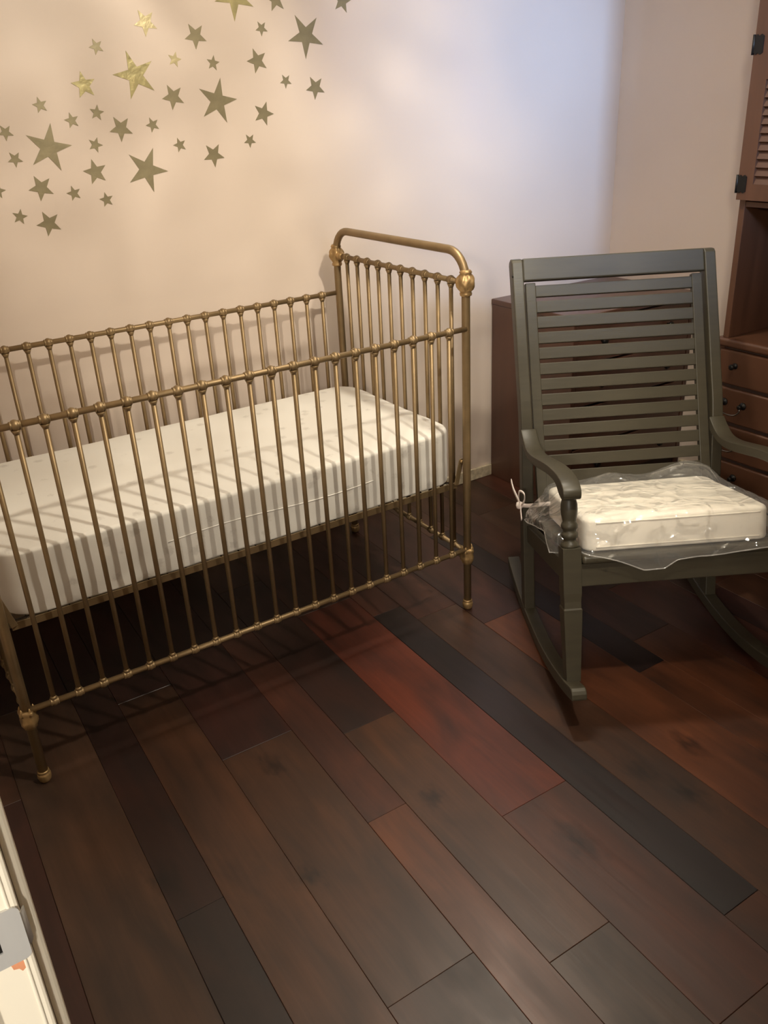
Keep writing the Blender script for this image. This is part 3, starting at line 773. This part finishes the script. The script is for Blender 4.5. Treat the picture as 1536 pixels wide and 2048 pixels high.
for k in range(4):
    z0 = .085+k*.167; z1 = z0+.158
    d = ob('drawer', kb((KX0+.023, KY0+.006, z0), (KX1-.023, KY0+.40, z1)), MT['cherry'], chest, bevel=.003)
    for x in (KX0+.15, KX1-.15):
        ob('drawer_knob', MB().lathe([(.006, 0), (.006, -.010), (.013, -.014), (.014, -.020), (.009, -.026)], (x-kx_, KY0+.006-ky_, (z0+z1)/2), 'y', 14), MT['black'], d)

# ------------------------------------------------------------ dresser along the right wall, and the louvred hutch on it
DX, DX1, DYA, DYB = .93, 1.425, -.146, -1.10
dcx, dcy = (DX+DX1)/2, (DYA+DYB)/2
dresser = thing('dresser', 'reddish brown wooden dresser with bail pulls along the right wall under the hutch', 'dresser', (dcx, dcy, 0))
def db(a, b): return B((a[0]-dcx, min(a[1], b[1])-dcy, a[2]), (b[0]-dcx, max(a[1], b[1])-dcy, b[2]))
ob('dresser_top', db((DX-.004, DYA+.008, .741), (DX1, DYB-.008, .769)), MT['maple'], dresser, bevel=.009, seg=4)
for y in (DYA, DYB+.02):
    ob('side_panel', db((DX+.012, y, 0), (DX1-.005, y-.02, .741)), MT['maple_v'], dresser, bevel=.002)
ob('back_panel', db((DX1-.013, DYA-.02, .02), (DX1-.005, DYB+.02, .741)), MT['maple_dark'], dresser)
rows = [(.618, .733), (.489, .606), (.361, .477), (.222, .349), (.085, .210)]
for i, (z0, z1) in enumerate(rows):
    ob('drawer_divider', db((DX+.016, DYA-.02, z1), (DX1-.06, DYB+.02, z1+.010)), MT['maple_dark'], dresser)
    d = ob('drawer', db((DX+.004, DYA-.010, z0), (DX1-.05, DYB+.010, z1)), MT['maple'], dresser, bevel=.006, seg=3)
    for yc in (-.2325, DYB+.085):
        if i == 0:
            ob('drawer_knob', MB().lathe([(.010, .0), (.010, -.003), (.004, -.005), (.004, -.012), (.009, -.017), (.0095, -.022), (.005, -.026)], (DX+.004-dcx, yc+.012-dcy, .684), 'x', 14), MT['black'], d)
        else:
            zc_ = z1-.048 if i == 1 else z1-.047
            ps = MB()
            for s in (-.0355, .0355):
                ps.lathe([(.013, 0), (.012, -.003), (.005, -.005), (.005, -.014), (.008, -.017), (.007, -.022), (.003, -.024)], (DX+.004-dcx, yc+s-dcy, zc_), 'x', 14)
            pl = ob('pull_posts', ps, MT['black'], d)
            bl = spline([(DX-.014-dcx, yc-.0355-dcy, zc_), (DX-.016-dcx, yc-.038-dcy, zc_-.014), (DX-.018-dcx, yc-.024-dcy, zc_-.029), (DX-.018-dcx, yc-dcy, zc_-.033), (DX-.018-dcx, yc+.024-dcy, zc_-.029), (DX-.016-dcx, yc+.038-dcy, zc_-.014), (DX-.014-dcx, yc+.0355-dcy, zc_)], 6)
            ob('bail_handle', MB().tube(bl, .0028, 8), MT['pewter'], d)
ob('plinth', db((DX+.03, DYA-.02, 0), (DX+.045, DYB+.02, .083)), MT['maple_dark'], dresser)

HX, HX1, HYA, HYB, HZ0, HZ1 = .9365, 1.425, -.159, -1.09, .769, 2.12
hcx, hcy = (HX+HX1)/2, (HYA+HYB)/2
hutch = thing('hutch', 'tall reddish wooden hutch with louvred doors and open shelf standing on the dresser', 'hutch', (hcx, hcy, HZ0))
def hb_(a, b): return B((a[0]-hcx, min(a[1], b[1])-hcy, a[2]-HZ0), (b[0]-hcx, max(a[1], b[1])-hcy, b[2]-HZ0))
for y in (HYA, HYB+.021):
    ob('side_panel', hb_((HX, y, HZ0), (HX1, y-.021, HZ1)), MT['maple_v'], hutch, bevel=.002)
ob('back_panel', hb_((HX1-.012, HYA-.021, HZ0), (HX1-.004, HYB+.021, HZ1-.02)), MT['maple_dark'], hutch)
ob('shelf', hb_((HX+.002, HYA-.021, 1.176), (HX1-.012, HYB+.021, 1.192)), MT['maple'], hutch, bevel=.0015)
ob('shelf', hb_((HX+.03, HYA-.021, 1.62), (HX1-.012, HYB+.021, 1.638)), MT['maple'], hutch, bevel=.0015)
ob('hutch_top', hb_((HX-.012, HYA+.012, HZ1), (HX1, HYB-.012, HZ1+.025)), MT['maple'], hutch, bevel=.006)
mid = (HYA+HYB)/2
for (ya, yb, hs) in ((HYA-.0005, mid+.0015, 1), (mid-.0015, HYB+.0005, -1)):
    z0, z1 = 1.198, 2.116; xf, xb = HX-.020, HX-.001; st = .052
    y_hi, y_lo = ya, yb
    dm = MB()
    for a, b in (((xf, y_hi, z0), (xb, y_hi-st, z1)), ((xf, y_lo+st, z0), (xb, y_lo, z1)), ((xf, y_hi-st, z0), (xb, y_lo+st, 1.244)), ((xf, y_hi-st, 1.526), (xb, y_lo+st, 1.680)), ((xf, y_hi-st, 2.066), (xb, y_lo+st, z1))):
        dm.box((a[0]-hcx, min(a[1], b[1])-hcy, a[2]-HZ0), (b[0]-hcx, max(a[1], b[1])-hcy, b[2]-HZ0))
    dr = ob('louvred_door', dm, MT['maple_v'], hutch)
    lv = MB().prism([(-.0075, -.0115), (-.0035, -.0135), (.0085, .0105), (.0045, .0125)], 'y', -(y_hi-y_lo-2*st)/2-.002, (y_hi-y_lo-2*st)/2+.002).mesh('louvre', MT['maple'])
    for (a, b) in ((1.244, 1.526), (1.680, 2.066)):
        nn = int(round((b-a)/.0242)); p = (b-a)/nn
        for k in range(nn):
            ob('louvre', lv, None, dr, (xf+.0095-hcx, (y_hi+y_lo)/2-hcy, a+p*(k+.5)-HZ0))
    for zc_ in (1.2435, 1.616, 2.04):
        yh = y_hi if hs > 0 else y_lo
        hm = MB()
        y_in = yh-hs*.030
        poly = [(yh-hs*.001, zc_-.020), (yh-hs*.008, zc_-.026), (yh-hs*.014, zc_-.021), (yh-hs*.022, zc_-.026), (y_in, zc_-.021), (y_in, zc_+.021), (yh-hs*.022, zc_+.026), (yh-hs*.014, zc_+.021), (yh-hs*.008, zc_+.026), (yh-hs*.001, zc_+.020)]
        hm.prism([(p[0]-hcy, p[1]-HZ0) for p in poly], 'x', xf-.003-hcx, xf-.0002-hcx)
        hm.lathe([(.0042, -.026), (.0042, .026)], (xf-.001-hcx, yh+hs*.0025-hcy, zc_-HZ0), 'z', 10)
        ob('hinge', hm, MT['black'], dr)

# ------------------------------------------------------------ star decals on the back wall
BIG, MED, SML = .0660, .0362, .0216
stars = [
 (-.8511, 1.4451, BIG, 1.3023, 'large dull gold star decal, leftmost of the big stars on the wall'),
 (-.5679, 1.6221, BIG, 1.8337, 'large shiny yellow gold star decal with a crinkled mottled surface'),
 (-.3202, 1.5445, BIG, 1.3069, 'large grey gold star decal between two medium stars, right of the mottled shiny star'),
 (-.5757, 1.3661, BIG, 1.1233, 'large grey gold star decal hanging lowest of the big stars'),
 (.0060, 1.7199, BIG, 2.1098, 'large grey star decal, rightmost of the big stars'),
 (-.2283, 1.8250, BIG, -1.6682, 'large bright yellow star decal cut by the top edge of the photo'),
 (-.5145, 1.7562, MED, .8163, 'medium pale faded gold star decal near the top, straight above the mottled shiny star'),
 (-.3663, 1.7217, MED, .8502, 'medium gold star decal high up between the pale faded star and the rightmost small stars'),
 (-.1722, 1.6521, MED, 1.8971, 'medium dark star decal just below and left of the rightmost big star'),
 (.0274, 1.5708, MED, 2.0733, 'medium dark star decal straight below the rightmost big star'),
 (-.1681, 1.5028, MED, 1.1812, 'medium dark star decal to the right of the big star in the middle'),
 (-.3542, 1.3929, MED, 2.2186, 'medium dark star decal to the right of the lowest big star'),
 (-.4612, 1.5614, MED, 1.9931, 'medium gold star decal just left of the big star in the middle'),
 (-.6346, 1.4838, MED, 2.0743, 'medium gold star decal up and right of the leftmost big star'),
 (-.7210, 1.6010, MED, 1.6892, 'medium yellowish star decal left of the mottled shiny star'),
 (-.7316, 1.3719, MED, 1.7343, 'medium gold star decal between the leftmost and the lowest big stars'),
 (-.8936, 1.3415, MED, 1.9717, 'medium gold star decal straight below the leftmost big star'),
 (-.8919, 1.2438, MED, 1.9370, 'medium gold star decal, lowest medium star of the whole cluster'),
 (.1480, 1.8172, MED, -1.1599, 'medium grey star decal at the top edge, farthest right of all stars'),
 (-.0902, 1.8190, MED, -.7954, 'medium gold star decal with only two lower points showing at the top edge'),
 (-.9583, 1.4911, SML, .8532, 'small gold star decal near the left edge, level above the leftmost big star'),
 (-.6676, 1.6969, SML, 1.9526, 'small gold star decal above the medium yellowish star on the left'),
 (-.1473, 1.7404, SML, .8663, 'small gold star decal left of the rightmost big star'),
 (-.4413, 1.6606, SML, .0168, 'small pale half faded star decal above and left of the middle big star'),
 (-.3204, 1.6489, SML, 1.3733, 'small gold star decal straight above the big star in the middle'),
 (-.0790, 1.5928, SML, .8623, 'small grey star decal left of the medium star below the rightmost big star'),
 (-.8519, 1.5552, SML, 1.7586, 'small gold star decal, highest one above the leftmost big star'),
 (-.6978, 1.5292, SML, 1.3609, 'small gold star decal just below the medium yellowish star'),
 (-.7727, 1.5123, SML, 1.7549, 'small gold star decal just above the right arm of the leftmost big star'),
 (-.5374, 1.4888, SML, 1.9251, 'small gold star decal right of the medium star above the lowest big star'),
 (-.7180, 1.4448, SML, 1.1538, 'small gold star decal to the right of the leftmost big star'),
 (-.4610, 1.4283, SML, 1.8468, 'small gold star decal above and right of the lowest big star'),
 (-.2253, 1.4268, SML, .8953, 'small grey star decal lowest on the right side of the cluster'),
 (-.9481, 1.4218, SML, .8999, 'small gold star decal to the left of the leftmost big star'),
 (-.8048, 1.3191, SML, 1.7834, 'small gold star decal beside the medium star below the leftmost big star'),
 (-.7131, 1.2930, SML, 1.7083, 'small gold star decal below the lowest big star on its left side'),
 (-.9684, 1.2702, SML, 1.2776, 'small gold star decal at lower left beside the lowest medium star'),
 (-1.0115, 1.3442, SML, .0079, 'small star decal mostly cut by the left edge, one point showing'),
]
for (x, z, R, a0, lab) in stars:
    ri = R*(.355 if R == BIG else .43)
    poly = []
    for k in range(5):
        for q, r in ((0, R), (1, ri)):
            a = a0-2*pi*(k+q*.5)/5; poly.append((r*cos(a), r*sin(a)))
    o = ob('star_decal', MB().prism(poly, 'y', -.0012, 0), MT['star_shiny' if ('shiny yellow' in lab or 'bright yellow' in lab or 'medium yellowish star decal' in lab) else 'star_pale' if 'pale' in lab.split(' star')[0] else 'star'], loc=(x, Y1-.0002, z), label=lab, cat='star decal', group='gold star decals on the wall')
